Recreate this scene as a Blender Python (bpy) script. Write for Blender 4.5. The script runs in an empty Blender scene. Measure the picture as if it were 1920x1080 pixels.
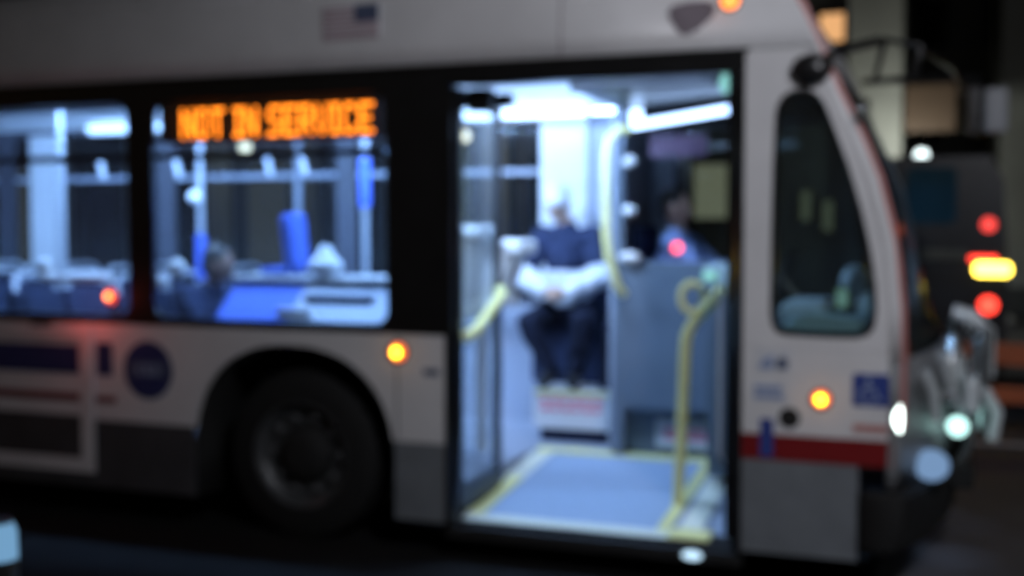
import bpy, bmesh, math, random
from mathutils import Vector, Matrix

random.seed(7)
S = bpy.context.scene
COL = S.collection
R = math.radians

# ------------------------------------------------------------------ camera
cam_d = bpy.data.cameras.new("camera")
cam = bpy.data.objects.new("camera", cam_d)
COL.objects.link(cam)
S.camera = cam
cam.location = (3.460, -5.628, 1.776)
cam.rotation_euler = (R(90 - 3.018), 0, R(20.8))
cam_d.sensor_width = 36.0
cam_d.lens = 2200 / 1920 * 36
cam_d.clip_start = 0.05
cam_d.clip_end = 600
cam_d.dof.use_dof = True                     # the photograph is focused close, far in front of the bus
cam_d.dof.focus_distance = 0.9
cam_d.dof.aperture_fstop = 3.6

# ------------------------------------------------------------------ sky, sun, exposure
W = bpy.data.worlds.new("World")
S.world = W
W.use_nodes = True
wn = W.node_tree.nodes
bg = wn["Background"]
sky = wn.new("ShaderNodeTexSky")
sky.sky_type = 'NISHITA'
sky.sun_disc = False
sky.sun_elevation = R(1.0)
sky.sun_rotation = R(250)
W.node_tree.links.new(sky.outputs[0], bg.inputs[0])
bg.inputs[1].default_value = 0.012

sun_d = bpy.data.lights.new("sun", 'SUN')
sun_d.energy = 0.01
sun_d.angle = R(12)
sun_d.color = (1.0, 0.86, 0.72)
sun = bpy.data.objects.new("sun", sun_d)
COL.objects.link(sun)
sun.rotation_euler = (R(70), 0, R(60))

vs = S.view_settings
vs.view_transform = 'Standard'
vs.look = 'None'
vs.exposure = 0.0
vs.gamma = 1.0
vs.use_curve_mapping = False
S.cycles.use_denoising = True
S.cycles.max_bounces = 8
S.cycles.transparent_max_bounces = 16
S.cycles.caustics_reflective = False
S.cycles.caustics_refractive = False
S.cycles.sample_clamp_indirect = 4.0

STREET_W = 520.0      # the assumed street lamp on the near pavement, out of view
STRIP = 6.0            # fluorescent strips inside the bus
COOL = (0.39, 0.60, 1.0)
NEAR = 290.0

# ------------------------------------------------------------------ materials
def mat(name, col, rough=0.5, metal=0.0, var=0.12, scale=6.0, bump=0.0, spec=0.5, coat=0.0):
    m = bpy.data.materials.new(name)
    m.use_nodes = True
    nt = m.node_tree
    b = nt.nodes["Principled BSDF"]
    b.inputs["Metallic"].default_value = metal
    b.inputs["Specular IOR Level"].default_value = spec
    b.inputs["Coat Weight"].default_value = coat
    tc = nt.nodes.new("ShaderNodeTexCoord")
    nz = nt.nodes.new("ShaderNodeTexNoise")
    nz.inputs["Scale"].default_value = scale
    nz.inputs["Detail"].default_value = 6
    nz.inputs["Roughness"].default_value = 0.65
    nt.links.new(tc.outputs["Object"], nz.inputs["Vector"])
    cr = nt.nodes.new("ShaderNodeValToRGB")
    cr.color_ramp.elements[0].position = 0.3
    cr.color_ramp.elements[1].position = 0.7
    lo = tuple(max(0, c * (1 - var)) for c in col)
    hi = tuple(min(1, c * (1 + var * 0.5)) for c in col)
    cr.color_ramp.elements[0].color = (*lo, 1)
    cr.color_ramp.elements[1].color = (*hi, 1)
    nt.links.new(nz.outputs["Fac"], cr.inputs["Fac"])
    nt.links.new(cr.outputs["Color"], b.inputs["Base Color"])
    mr = nt.nodes.new("ShaderNodeMapRange")
    mr.inputs["To Min"].default_value = max(0.02, rough - 0.08)
    mr.inputs["To Max"].default_value = min(1, rough + 0.08)
    nt.links.new(nz.outputs["Fac"], mr.inputs["Value"])
    nt.links.new(mr.outputs["Result"], b.inputs["Roughness"])
    if bump:
        bp = nt.nodes.new("ShaderNodeBump")
        bp.inputs["Strength"].default_value = bump
        bp.inputs["Distance"].default_value = 0.01
        n2 = nt.nodes.new("ShaderNodeTexNoise")
        n2.inputs["Scale"].default_value = scale * 14
        nt.links.new(tc.outputs["Object"], n2.inputs["Vector"])
        nt.links.new(n2.outputs["Fac"], bp.inputs["Height"])
        nt.links.new(bp.outputs["Normal"], b.inputs["Normal"])
    return m

def emit(name, col, strength):
    m = bpy.data.materials.new(name)
    m.use_nodes = True
    nt = m.node_tree
    nt.nodes.remove(nt.nodes["Principled BSDF"])
    e = nt.nodes.new("ShaderNodeEmission")
    e.inputs[0].default_value = (*col, 1)
    e.inputs[1].default_value = strength
    nt.links.new(e.outputs[0], nt.nodes["Material Output"].inputs[0])
    return m

def glass(name, tint, refl=0.9, veil=0.03, ior=1.45):
    m = bpy.data.materials.new(name)
    m.use_nodes = True
    nt = m.node_tree
    nt.nodes.remove(nt.nodes["Principled BSDF"])
    t = nt.nodes.new("ShaderNodeBsdfTransparent")
    t.inputs[0].default_value = (*tint, 1)
    g = nt.nodes.new("ShaderNodeBsdfGlossy")
    g.inputs["Roughness"].default_value = 0.05
    g.inputs[0].default_value = (refl, refl, refl, 1)
    lw = nt.nodes.new("ShaderNodeLayerWeight"); lw.inputs[0].default_value = .5
    pw = nt.nodes.new("ShaderNodeMath"); pw.operation = 'POWER'; pw.inputs[1].default_value = 5.0
    nt.links.new(lw.outputs["Facing"], pw.inputs[0])
    f = nt.nodes.new("ShaderNodeMapRange")
    f0 = ((ior - 1)/(ior + 1))**2
    f.inputs["To Min"].default_value = f0; f.inputs["To Max"].default_value = .75
    nt.links.new(pw.outputs[0], f.inputs["Value"])
    mx = nt.nodes.new("ShaderNodeMixShader")
    nt.links.new(f.outputs[0], mx.inputs[0])
    nt.links.new(t.outputs[0], mx.inputs[1])
    nt.links.new(g.outputs[0], mx.inputs[2])
    d = nt.nodes.new("ShaderNodeBsdfDiffuse")
    d.inputs[0].default_value = (.7, .72, .75, 1)
    tl = nt.nodes.new("ShaderNodeBsdfTranslucent")
    tl.inputs[0].default_value = (.7, .72, .75, 1)
    ad = nt.nodes.new("ShaderNodeMixShader")
    nt.links.new(d.outputs[0], ad.inputs[1]); nt.links.new(tl.outputs[0], ad.inputs[2])
    nz = nt.nodes.new("ShaderNodeTexNoise"); nz.inputs["Scale"].default_value = 3
    mp = nt.nodes.new("ShaderNodeMapRange")
    mp.inputs["To Min"].default_value = veil*.5; mp.inputs["To Max"].default_value = veil*1.5  # thin diffuse veil standing in for interior reflections on the panes
    nt.links.new(nz.outputs["Fac"], mp.inputs["Value"])
    m2 = nt.nodes.new("ShaderNodeMixShader")
    nt.links.new(mp.outputs["Result"], m2.inputs[0])
    nt.links.new(mx.outputs[0], m2.inputs[1]); nt.links.new(ad.outputs[0], m2.inputs[2])
    nt.links.new(m2.outputs[0], nt.nodes["Material Output"].inputs[0])
    return m

M = dict(
    white=mat("white_bus_paint", (0.78, 0.78, 0.79), 0.42, 0, 0.08, 2.5),
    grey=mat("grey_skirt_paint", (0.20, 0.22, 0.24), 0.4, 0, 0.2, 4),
    nose=mat("grey_nose_panel", (0.24, 0.25, 0.26), 0.4, 0, 0.3, 5),
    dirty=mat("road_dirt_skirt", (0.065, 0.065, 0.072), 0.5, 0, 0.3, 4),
    black=mat("black_trim", (0.012, 0.012, 0.013), 0.3, 0, 0.2, 5),
    rubber=mat("rubber", (0.008, 0.008, 0.008), 0.8, 0, 0.3, 12, bump=0.2),
    dark=mat("dark_underside", (0.012, 0.012, 0.012), 0.8, 0, 0.3, 8),
    red=mat("red_stripe_paint", (0.22, 0.012, 0.014), 0.35, 0, 0.1, 3),
    redglint=mat("painted_red_reflection", (0.58, 0.24, 0.22), 0.3, 0, 0.12, 3),
    maroon=mat("maroon_stripe", (0.22, 0.04, 0.05), 0.4, 0, 0.15, 4),
    blue=mat("blue_stripe_paint", (0.035, 0.045, 0.16), 0.4, 0, 0.12, 4),
    signblue=mat("sign_blue", (0.04, 0.07, 0.30), 0.4, 0, 0.08, 4),
    paleblue=mat("pale_blue_print", (0.30, 0.38, 0.58), 0.45, 0, 0.1, 6),
    navyprint=mat("navy_print", (0.10, 0.13, 0.22), 0.45, 0, 0.1, 6),
    stickwhite=mat("sticker_white", (0.7, 0.72, 0.76), 0.45, 0, 0.06, 5),
    salmon=mat("salmon_print", (0.55, 0.26, 0.24), 0.45, 0, 0.1, 5),
    pinkfaded=mat("faded_pink", (0.50, 0.33, 0.38), 0.45, 0, 0.1, 6),
    emblem=mat("emblem_plum", (0.26, 0.22, 0.25), 0.5, 0, 0.2, 8),
    steel=mat("painted_steel_rim", (0.09, 0.093, 0.097), 0.45, 0.3, 0.3, 10),
    chrome=mat("polished_steel", (0.62, 0.66, 0.68), 0.22, 0.9, 0.1, 10),
    lining=mat("pale_wall_lining", (0.72, 0.75, 0.78), 0.45, 0, 0.06, 3),
    lining2=mat("blue_grey_lining", (0.34, 0.38, 0.46), 0.5, 0, 0.08, 3),
    part=mat("blue_grey_partition", (0.13, 0.165, 0.21), 0.5, 0, 0.06, 3),
    frame2=mat("slate_window_frame", (0.06, 0.065, 0.085), 0.5, 0, 0.1, 4),
    alu=mat("dull_aluminium", (0.72, 0.78, 0.80), 0.4, 0.15, 0.1, 8),
    floor=mat("bus_floor_vinyl", (0.36, 0.40, 0.48), 0.55, 0, 0.12, 14),
    mat_=mat("blue_grey_floor_mat", (0.33, 0.44, 0.60), 0.6, 0, 0.08, 20, bump=0.15),
    yellow=mat("yellow_safety_paint", (0.84, 0.80, 0.34), 0.4, 0, 0.08, 5),
    palestrip=mat("pale_nosing", (0.82, 0.84, 0.70), 0.45, 0, 0.06, 6),
    seat=mat("navy_seat_fabric", (0.02, 0.028, 0.06), 0.9, 0, 0.25, 20, spec=0.15),
    seatblue=mat("blue_seat_fabric", (0.06, 0.13, 0.55), 0.8, 0, 0.15, 20),
    shell=mat("pale_seat_shell", (0.86, 0.88, 0.88), 0.4, 0, 0.06, 4),
    pole=mat("brushed_pole", (0.6, 0.64, 0.7), 0.3, 0.3, 0.1, 6),
    polebl=mat("blue_pole_sleeve", (0.10, 0.18, 0.75), 0.4, 0, 0.1, 6),
    dash=mat("dash_plastic", (0.60, 0.74, 0.76), 0.5, 0, 0.15, 4),
    skin=mat("skin", (0.42, 0.27, 0.20), 0.55, 0, 0.1, 12),
    skin2=mat("skin_deep", (0.23, 0.14, 0.10), 0.55, 0, 0.1, 12),
    hair=mat("dark_hair", (0.015, 0.012, 0.010), 0.6, 0, 0.3, 40),
    cap=mat("white_knit_cap", (0.75, 0.77, 0.8), 0.9, 0, 0.1, 60, bump=0.3),
    navy=mat("navy_jacket", (0.022, 0.03, 0.065), 0.9, 0, 0.35, 14, spec=0.15),
    sleeve=mat("pale_sleeve_cloth", (0.68, 0.72, 0.78), 0.85, 0, 0.12, 14),
    trousers=mat("black_trousers", (0.008, 0.010, 0.02), 0.9, 0, 0.3, 14, spec=0.1),
    shoe=mat("black_shoe", (0.012, 0.012, 0.014), 0.5, 0, 0.2, 14),
    shirt=mat("blue_uniform_shirt", (0.26, 0.38, 0.68), 0.8, 0, 0.15, 14),
    bag=mat("pale_canvas_bag", (0.72, 0.76, 0.80), 0.85, 0, 0.12, 12, bump=0.3),
    laneshade=mat("shaded_asphalt", (0.013, 0.013, 0.013), 0.9, 0, 0.3, 3, bump=0.6, spec=0.1),
    asphalt=mat("asphalt", (0.085, 0.080, 0.082), 0.75, 0, 0.3, 3, bump=0.6),
    concrete=mat("concrete", (0.28, 0.275, 0.26), 0.8, 0, 0.2, 3, bump=0.4),
    paintline=mat("road_paint", (0.7, 0.7, 0.66), 0.6, 0, 0.2, 6),
    stone=mat("limestone", (0.36, 0.36, 0.32), 0.75, 0, 0.18, 1.2, bump=0.3),
    darkstone=mat("dark_granite", (0.06, 0.06, 0.055), 0.6, 0, 0.25, 1.5, bump=0.3),
    bronze=mat("dark_bronze_frame", (0.03, 0.028, 0.025), 0.4, 0.6, 0.2, 4),
    vanpaint=mat("dark_van_paint", (0.012, 0.014, 0.016), 0.35, 0, 0.2, 3),
    vanglass=mat("dark_van_glass", (0.02, 0.075, 0.11), 0.12, 0, 0.1, 3),
    olive=mat("van_bumper_step", (0.10, 0.10, 0.075), 0.5, 0.3, 0.2, 5),
    orange=mat("orange_board", (0.60, 0.14, 0.045), 0.5, 0, 0.15, 5),
    polemetal=mat("galvanised_pole", (0.30, 0.31, 0.32), 0.45, 0.7, 0.2, 8),
    mirror=mat("mirror_housing", (0.33, 0.34, 0.36), 0.5, 0, 0.12, 4),
    signplate=mat("dull_purple_plate", (0.10, 0.055, 0.10), 0.5, 0, 0.15, 6),
    redprint=mat("pinkish_red_print", (0.75, 0.22, 0.32), 0.5, 0, 0.1, 8),
    brown=mat("tan_sign_panel", (0.10, 0.06, 0.034), 0.6, 0, 0.12, 2),
    glass=glass("bus_window_glass", (0.80, 0.88, 0.94), 0.9, 0.02),
    farglass=glass("far_window_glass", (0.80, 0.88, 0.94), 0.2, 0.02),
    doorglass=glass("door_leaf_glass", (0.93, 0.97, 0.98), 0.5, 0.05),
    frontglass=glass("tinted_front_glass", (0.66, 0.74, 0.74), 0.7, 0.02),
    windglass=glass("windshield_glass", (0.86, 0.89, 0.88), 0.05, 0.015, 1.3),
    litmid=emit("lit_window_mid", (1.0, 0.88, 0.55), 0.20),
    litsoft=emit("lit_window_soft", (0.95, 0.88, 0.60), 0.24),
    shopglass=mat("shop_glass", (0.01, 0.011, 0.012), 0.08, 0, 0.1, 3),
    strip=emit("fluorescent_tube", COOL, STRIP),
    stripn2=emit("hidden_uplight_glow", COOL, 11.0),
    stripn3=emit("hidden_door_glow", COOL, 120.0),
    stripn=emit("hidden_near_tube", COOL, NEAR),
    strip2=emit("front_light_bar", COOL, 5.0),
    led=emit("orange_led", (1.0, 0.19, 0.010), 6.5),
    amber=emit("amber_lens", (1.0, 0.16, 0.03), 1.5),
    bulb=emit("amber_bulb", (1.0, 0.50, 0.02), 12.0),
    redcore=emit("red_reflection_core", (1.0, 0.22, 0.06), 8.0),
    amberroof=emit("roof_amber_lens", (1.0, 0.24, 0.05), 3.0),
    redreflection=emit("red_reflection_lens", (1.0, 0.06, 0.03), 1.4),
    smallred=emit("small_red_lamp", (1.0, 0.08, 0.10), 4.0),
    dash_glow=emit("added_dash_light", (0.40, 0.70, 0.60), 0.5),
    head=emit("headlamp_lens", (0.85, 1.0, 0.95), 6.0),
    bumperglint=emit("bumper_glint_lens", (0.36, 0.60, 1.0), 0.5),
    rackglint=emit("rack_glint_lens", (0.55, 0.95, 0.9), 2.2),
    teal=emit("teal_glow", (0.32, 0.78, 0.76), 0.9),
    stepl=emit("step_lamp_lens", (0.55, 0.8, 1.0), 1.5),
    globe=emit("street_globe", (1.0, 0.82, 0.58), 5.0),
    globew=emit("white_street_globe", (0.80, 0.95, 0.95), 3.5),
    litwin=emit("lit_window_amber", (1.0, 0.52, 0.22), 0.85),
    litdim=emit("lit_window_dim", (0.95, 0.80, 0.55), 0.07),
    turn=emit("turn_signal", (1.0, 0.72, 0.08), 9.0),
    tail=emit("tail_lamp", (1.0, 0.05, 0.03), 4.0),
    taildim=emit("tail_lamp_dim", (1.0, 0.07, 0.06), 1.6),
    tailor=emit("tail_lamp_orange", (1.0, 0.16, 0.05), 0.9),
    bollard=emit("bollard_light_lens", (0.22, 0.46, 0.74), 0.75),
    lens=emit("assumed_lamp_lens", (0.95, 0.97, 1.0), 3.0),
)

# ------------------------------------------------------------------ mesh helpers
class MB:
    def __init__(self):
        self.bm = bmesh.new()
    def face(self, pts):
        return self.bm.faces.new([self.bm.verts.new(p) for p in pts])
    def box(self, a, b, bevel=0.0, rot=None, piv=None):
        x0, y0, z0 = (min(a[i], b[i]) for i in range(3))
        x1, y1, z1 = (max(a[i], b[i]) for i in range(3))
        vs = [self.bm.verts.new(p) for p in ((x0,y0,z0),(x1,y0,z0),(x1,y1,z0),(x0,y1,z0),(x0,y0,z1),(x1,y0,z1),(x1,y1,z1),(x0,y1,z1))]
        fs = [self.bm.faces.new([vs[i] for i in f]) for f in ((3,2,1,0),(4,5,6,7),(0,1,5,4),(1,2,6,5),(2,3,7,6),(3,0,4,7))]
        out = vs
        if bevel:
            es = list({e for f in fs for e in f.edges})
            r = bmesh.ops.bevel(self.bm, geom=es, offset=bevel, segments=2, affect='EDGES', profile=0.6)
            out = list({v for f in r['faces'] for v in f.verts} | {v for v in vs if v.is_valid})
        if rot is not None:
            bmesh.ops.rotate(self.bm, verts=out, cent=piv or ((x0+x1)/2,(y0+y1)/2,(z0+z1)/2), matrix=rot)
        return self
    def prism(self, pts, d):
        """polygon PTS (3-D) pushed by the vector D"""
        d = Vector(d)
        a = [self.bm.verts.new(p) for p in pts]
        b = [self.bm.verts.new(Vector(p) + d) for p in pts]
        self.bm.faces.new(a[::-1]); self.bm.faces.new(b)
        n = len(pts)
        for i in range(n):
            self.bm.faces.new([a[i], a[(i+1)%n], b[(i+1)%n], b[i]])
        return self
    def ring(self, outer, inner, d):
        d = Vector(d); n = len(outer)
        o0 = [self.bm.verts.new(p) for p in outer]; i0 = [self.bm.verts.new(p) for p in inner]
        o1 = [self.bm.verts.new(Vector(p)+d) for p in outer]; i1 = [self.bm.verts.new(Vector(p)+d) for p in inner]
        for k in range(n):
            j = (k+1) % n
            self.bm.faces.new([o0[k], o0[j], i0[j], i0[k]])
            self.bm.faces.new([o1[j], o1[k], i1[k], i1[j]])
            self.bm.faces.new([o0[j], o0[k], o1[k], o1[j]])
            self.bm.faces.new([i0[k], i0[j], i1[j], i1[k]])
        return self
    def tube(self, path, r, seg=10, cap=True, closed=False):
        path = [Vector(p) for p in path]
        n = len(path)
        rs = r if isinstance(r, (list, tuple)) else [r]*n
        rings = []
        prev = None
        for i, p in enumerate(path):
            if closed:
                t = (path[(i+1)%n] - path[i-1]).normalized()
            else:
                t = (path[min(i+1,n-1)] - path[max(i-1,0)]).normalized()
            if prev is None:
                u = t.cross(Vector((0,0,1)) if abs(t.z) < .9 else Vector((1,0,0))).normalized()
            else:
                u = (prev - t*prev.dot(t)).normalized()
            prev = u
            v = t.cross(u)
            rings.append([self.bm.verts.new(p + (u*math.cos(2*math.pi*k/seg) + v*math.sin(2*math.pi*k/seg))*rs[i]) for k in range(seg)])
        for i in range(n if closed else n-1):
            A, B = rings[i], rings[(i+1)%n]
            for k in range(seg):
                self.bm.faces.new([A[k], A[(k+1)%seg], B[(k+1)%seg], B[k]])
        if cap and not closed:
            self.bm.faces.new(rings[0][::-1]); self.bm.faces.new(rings[-1])
        return self
    def lathe(self, prof, c, axis='y', seg=40, cap=True):
        """profile of (radius, distance along axis) turned about AXIS through C"""
        c = Vector(c); rings = []
        for r, h in prof:
            ring = []
            for k in range(seg):
                a = 2*math.pi*k/seg
                if axis == 'y': q = (r*math.cos(a), h, r*math.sin(a))
                elif axis == 'x': q = (h, r*math.cos(a), r*math.sin(a))
                else: q = (r*math.cos(a), r*math.sin(a), h)
                ring.append(self.bm.verts.new(c + Vector(q)))
            rings.append(ring)
        for A, B in zip(rings, rings[1:]):
            for k in range(seg):
                self.bm.faces.new([A[k], A[(k+1)%seg], B[(k+1)%seg], B[k]])
        if cap: self.bm.faces.new(rings[0][::-1]); self.bm.faces.new(rings[-1])
        return self
    def ball(self, c, r, seg=16, rot=None):
        rr = r if isinstance(r, (tuple, list)) else (r, r, r)
        m = Matrix.Translation(c) @ (rot.to_4x4() if rot else Matrix()) @ Matrix.Diagonal((*rr, 1))
        bmesh.ops.create_uvsphere(self.bm, u_segments=seg, v_segments=max(8, seg//2), radius=1, matrix=m)
        return self
    def capsule(self, a, b, ra, rb, seg=14):
        self.tube([a, Vector(a).lerp(Vector(b), .5), b], [ra, (ra+rb)/2, rb], seg)
        self.ball(a, ra, seg); self.ball(b, rb, seg)
        return self
    def grid(self, rows, thick=None):
        vs = [[self.bm.verts.new(p) for p in row] for row in rows]
        for A, B in zip(vs, vs[1:]):
            for k in range(len(A)-1):
                self.bm.faces.new([A[k], A[k+1], B[k+1], B[k]])
        return self
    def build(self, name, m, parent=None, smooth=False, loc=None, thick=0.0):
        bmesh.ops.remove_doubles(self.bm, verts=self.bm.verts, dist=1e-6)
        bmesh.ops.recalc_face_normals(self.bm, faces=self.bm.faces)
        me = bpy.data.meshes.new(name)
        self.bm.to_mesh(me); self.bm.free()
        me.materials.append(M[m] if isinstance(m, str) else m)
        if smooth:
            for p in me.polygons: p.use_smooth = True
            try: me.set_sharp_from_angle(angle=R(40))
            except Exception: pass
        o = bpy.data.objects.new(name, me)
        COL.objects.link(o)
        if parent: o.parent = parent
        if thick:
            s = o.modifiers.new("thickness", 'SOLIDIFY'); s.thickness = thick; s.offset = 0
        return o

def part(name, m, parent, *boxes, bevel=0.0, smooth=False):
    b = MB()
    for a, c in boxes: b.box(a, c, bevel)
    return b.build(name, m, parent, smooth)

def thing(name, label, cat, loc=(0,0,0), group=None):
    o = bpy.data.objects.new(name, None)
    COL.objects.link(o)
    o.location = loc; o.empty_display_size = .3
    o['label'] = label; o['category'] = cat
    if group: o['group'] = group
    return o

def tag(o, label, cat, group=None):
    o['label'] = label; o['category'] = cat
    if group: o['group'] = group
    return o

def struct(o):
    o['kind'] = 'structure'; return o

def arc(cx, cz, r, a0, a1, n):
    return [(cx + r*math.cos(R(a0 + (a1-a0)*i/n)), cz + r*math.sin(R(a0 + (a1-a0)*i/n))) for i in range(n+1)]

def rrect(x0, x1, z0, z1, r, n=5):
    p = []
    p += arc(x1-r, z1-r, r, 0, 90, n) + arc(x0+r, z1-r, r, 90, 180, n)
    p += arc(x0+r, z0+r, r, 180, 270, n) + arc(x1-r, z0+r, r, 270, 360, n)
    return p

def out_to_rect(pts, x0, x1, z0, z1):
    """for each point of a rounded hole, the matching point on the rectangle round it"""
    n = len(pts)//4
    out = []
    for q, (cx, cz) in enumerate(((x1,z1),(x0,z1),(x0,z0),(x1,z0))):
        seg = pts[q*n:(q+1)*n]
        mid = len(seg)//2
        for i, (px, pz) in enumerate(seg):
            horiz = (q in (0, 2) and i < mid) or (q in (1, 3) and i > mid)
            if i == mid: out.append((cx, cz))
            elif horiz: out.append((cx, pz))
            else: out.append((px, cz))
    return out

def xz(pts, y): return [(x, y, z) for x, z in pts]

def text_mesh(txt, size, loc, m, name, parent, depth=0.002, rot=(R(90), 0, 0), sx=1.0):
    cu = bpy.data.curves.new("lettering", 'FONT')
    cu.body = txt; cu.size = size; cu.extrude = depth; cu.align_x = 'CENTER'; cu.align_y = 'CENTER'
    t = bpy.data.objects.new("lettering", cu); COL.objects.link(t)
    dg = bpy.context.evaluated_depsgraph_get(); dg.update()
    me = bpy.data.meshes.new_from_object(t.evaluated_get(dg))
    bpy.data.objects.remove(t); bpy.data.curves.remove(cu)
    me.materials.clear(); me.materials.append(M[m])
    o = bpy.data.objects.new(name, me); COL.objects.link(o)
    o.location = loc; o.rotation_euler = rot; o.scale = (sx, 1, 1); o.parent = parent
    return o

# ================================================================== ground
struct(part("ground", "asphalt", None, ((-200, -120, -0.06), (200, 200, -0.03))))
struct(part("road", "asphalt", None, ((-120, -1.6, -0.026), (120, 16.0, 0.0))))
struct(part("side_road", "asphalt", None, ((4.6, 16.0, -0.026), (10.5, 70.0, 0.0))))
struct(part("bus_shade_sheet", "laneshade", None, ((-120, -1.6, 0.001), (3.1, 3.4, 0.005))))  # darker asphalt sheet painted for the shade around the bus
struct(part("pavement", "concrete", None, ((-120, -14, -0.02), (120, -1.77, 0.15))))
for k in range(26):
    x = -30 + k*2.4
    c = part("kerb", "concrete", None, ((x, -1.768, -0.02), (x+2.394, -1.6, 0.145)), bevel=0.012); struct(c)
struct(part("far_pavement", "concrete", None, ((-120, 16.2, -0.02), (4.4, 17.9, 0.15))))
struct(part("far_kerb", "concrete", None, ((-120, 16.0, -0.02), (4.4, 16.196, 0.145))))
b = MB()
for k in range(14): b.box((-30 + k*4.5, 4.6, 0.003), (-27.4 + k*4.5, 4.72, 0.006))
b.build("lane_marking", "paintline")['kind'] = 'structure'

# ================================================================== far buildings
def building(name, label, x0, x1, y, h, stone, wins, depth=8.0):
    bld = thing(name, label, "building", (0, 0, 0))
    part("wall", stone, bld, ((x0, y, 0.0), (x1, y+depth, h)))
    part("cornice", stone, bld, ((x0-.1, y-.35, h-.5), (x1+.1, y-.003, h-.1)))
    part("plinth", "darkstone", bld, ((x0+.02, y-.12, 0.02), (x1-.02, y-.003, 0.55)))
    for (wx0, wx1, wz0, wz1, m) in wins:
        f = MB().ring(xz([(wx1,wz1),(wx0,wz1),(wx0,wz0),(wx1,wz0)], y-.10),
                      xz([(wx1-.08,wz1-.08),(wx0+.08,wz1-.08),(wx0+.08,wz0+.08),(wx1-.08,wz0+.08)], y-.10), (0, .095, 0)).build("window", "bronze", bld)
        part("pane", m, f, ((wx0+.085, y-.05, wz0+.085), (wx1-.085, y-.02, wz1-.085)))
    return bld

Y0 = 18.0
bw = []
for k in range(14):
    x = -31.0 + k*2.35
    if x > -2.0: break
    for lvl, (z0, z1) in enumerate(((0.7, 3.3), (4.6, 7.0), (8.2, 10.4))):
        m = "shopglass"
        if lvl == 0 and k in (3, 5, 8): m = "litdim"
        bw.append((x, x+1.25, z0, z1, m))
bw.append((0.80, 1.42, 5.25, 5.95, "litwin"))
bw += [(-1.70, -.80, 1.85, 3.1, "litsoft"), (.48, .84, 1.80, 2.55, "litmid"), (.90, 1.26, 1.60, 2.35, "litmid")]
b1 = building("stone_building", "grey stone building with wide pale piers across the street behind the bus", -34, 2.46, Y0, 14, "darkstone", bw)
for k in range(14):
    x = -31.9 + k*2.35
    if x < -1.9: part("pier", "stone", b1, ((x, Y0-.3, .56), (x+.5, Y0-.004, 13.4)))
part("pier", "stone", b1, ((1.47, Y0-.6, .56), (2.44, Y0-.004, 13.4)))
part("sign_panel", "brown", b1, ((2.50, Y0-.75, 3.50), (3.38, Y0-.65, 4.36)))
part("sign_bracket", "bronze", b1, ((2.45, Y0-.64, 3.85), (3.2, Y0-.58, 3.95)))

b2 = building("corner_building", "olive grey corner building at the right edge of the photo beyond the dark van", 4.1+.1, 18, 20.0, 15, "stone",
              [(5.6+k*2.6, 7.2+k*2.6, z, z+2.3, "shopglass") for k in range(4) for z in (1.0, 4.6, 8.2)])
b3 = building("dark_building", "dark unlit building closing the gap between the stone piers", -2, 14, 40.0, 22, "darkstone",
              [(-1+k*2.6, .4+k*2.6, z, z+1.8, "shopglass") for k in range(5) for z in (1.0, 4.6, 8.2, 11.8)])

# street lamps across the road
def globe_lamp(x, y, z, m, label, watts):
    t = thing("street_lamp", label, "street lamp", (x, y, 0), "globe street lamps across the road")
    zb = .15 if y > 16 else 0.0
    MB().tube([(0,0,zb),(0,0,zb+.5),(0,0,zb+.55),(0,0,z-.16)], [.10,.10,.055,.045], 12).build("post", "bronze", t, True)
    part("base", "bronze", t, ((-.16,-.16,zb),(.16,.16,zb+.12)), bevel=.02)
    MB().lathe([(.05,-.2),(.10,-.14),(.07,-.11)], (0,0,z), 'z', 14).build("collar", "bronze", t, True)
    MB().ball((0,0,z), .115, 18).build("globe", m, t, True)
    gl = bpy.data.lights.new("globe_light", 'POINT'); gl.energy = watts; gl.shadow_soft_size = .12
    gl.color = (1.0, .82, .58) if m == "globe" else (.95, 1.0, .93)
    go = bpy.data.objects.new("globe_light", gl); COL.objects.link(go); go.parent = t; go.location = (-.35, -.35, z)
    MB().lathe([(.06,.10),(.05,.14),(.01,.19)], (0,0,z), 'z', 12).build("finial", "bronze", t, True)
    return t
globe_lamp(-5.95, 16.4, 3.60, "globe", "warm globe street lamp seen through the bus door above the far windows", 45)
globe_lamp(-11.15, 16.4, 3.50, "globe", "dim warm globe street lamp seen in the window below the orange sign", 40)
globe_lamp(2.83, 16.4, 3.02, "globew", "white globe street lamp beyond the bus front above the dark van", 95)

# ================================================================== near pavement: assumed street lamp out of view, and bollard light
sl = thing("assumed_street_lamp", "assumed street lamp out of view on the near pavement, tall and galvanised with a long arm", "street lamp", (6.6, -4.6, 0.15))  # unseen lamp assumed from the brighter front end of the bus side
MB().tube([(0,0,0),(0,0,2),(0,0,4.6)], [.10,.085,.07], 14).build("post", "polemetal", sl, True)
part("base", "polemetal", sl, ((-.2,-.2,0),(.2,.2,.06)), bevel=.01)
MB().tube([(0,0,4.5),(-.3,.03,4.75),(-1.0,.1,4.85),(-1.5,.1,4.85)], .04, 10).build("arm", "polemetal", sl, True)
MB().box((-1.95,-.06,4.78),(-1.3,.26,4.94), .04).build("luminaire", "polemetal", sl)
part("lens", "lens", sl, ((-1.85,-.02,4.765),(-1.4,.22,4.778)))
ld = bpy.data.lights.new("assumed_street_light", 'SPOT'); ld.energy = STREET_W; ld.spot_size = R(98); ld.spot_blend = 1.0; ld.color = (0.90, 0.91, 1.0); ld.shadow_soft_size = .18
lo = bpy.data.objects.new("assumed_street_light", ld); COL.objects.link(lo); lo.location = (6.6-1.62, -4.5, 0.15+4.55)
lo.rotation_euler = (Vector((3.5, 0, 2.2)) - lo.location).to_track_quat("-Z", "Y").to_euler()  # aimed so the bus side darkens toward the rear

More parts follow.
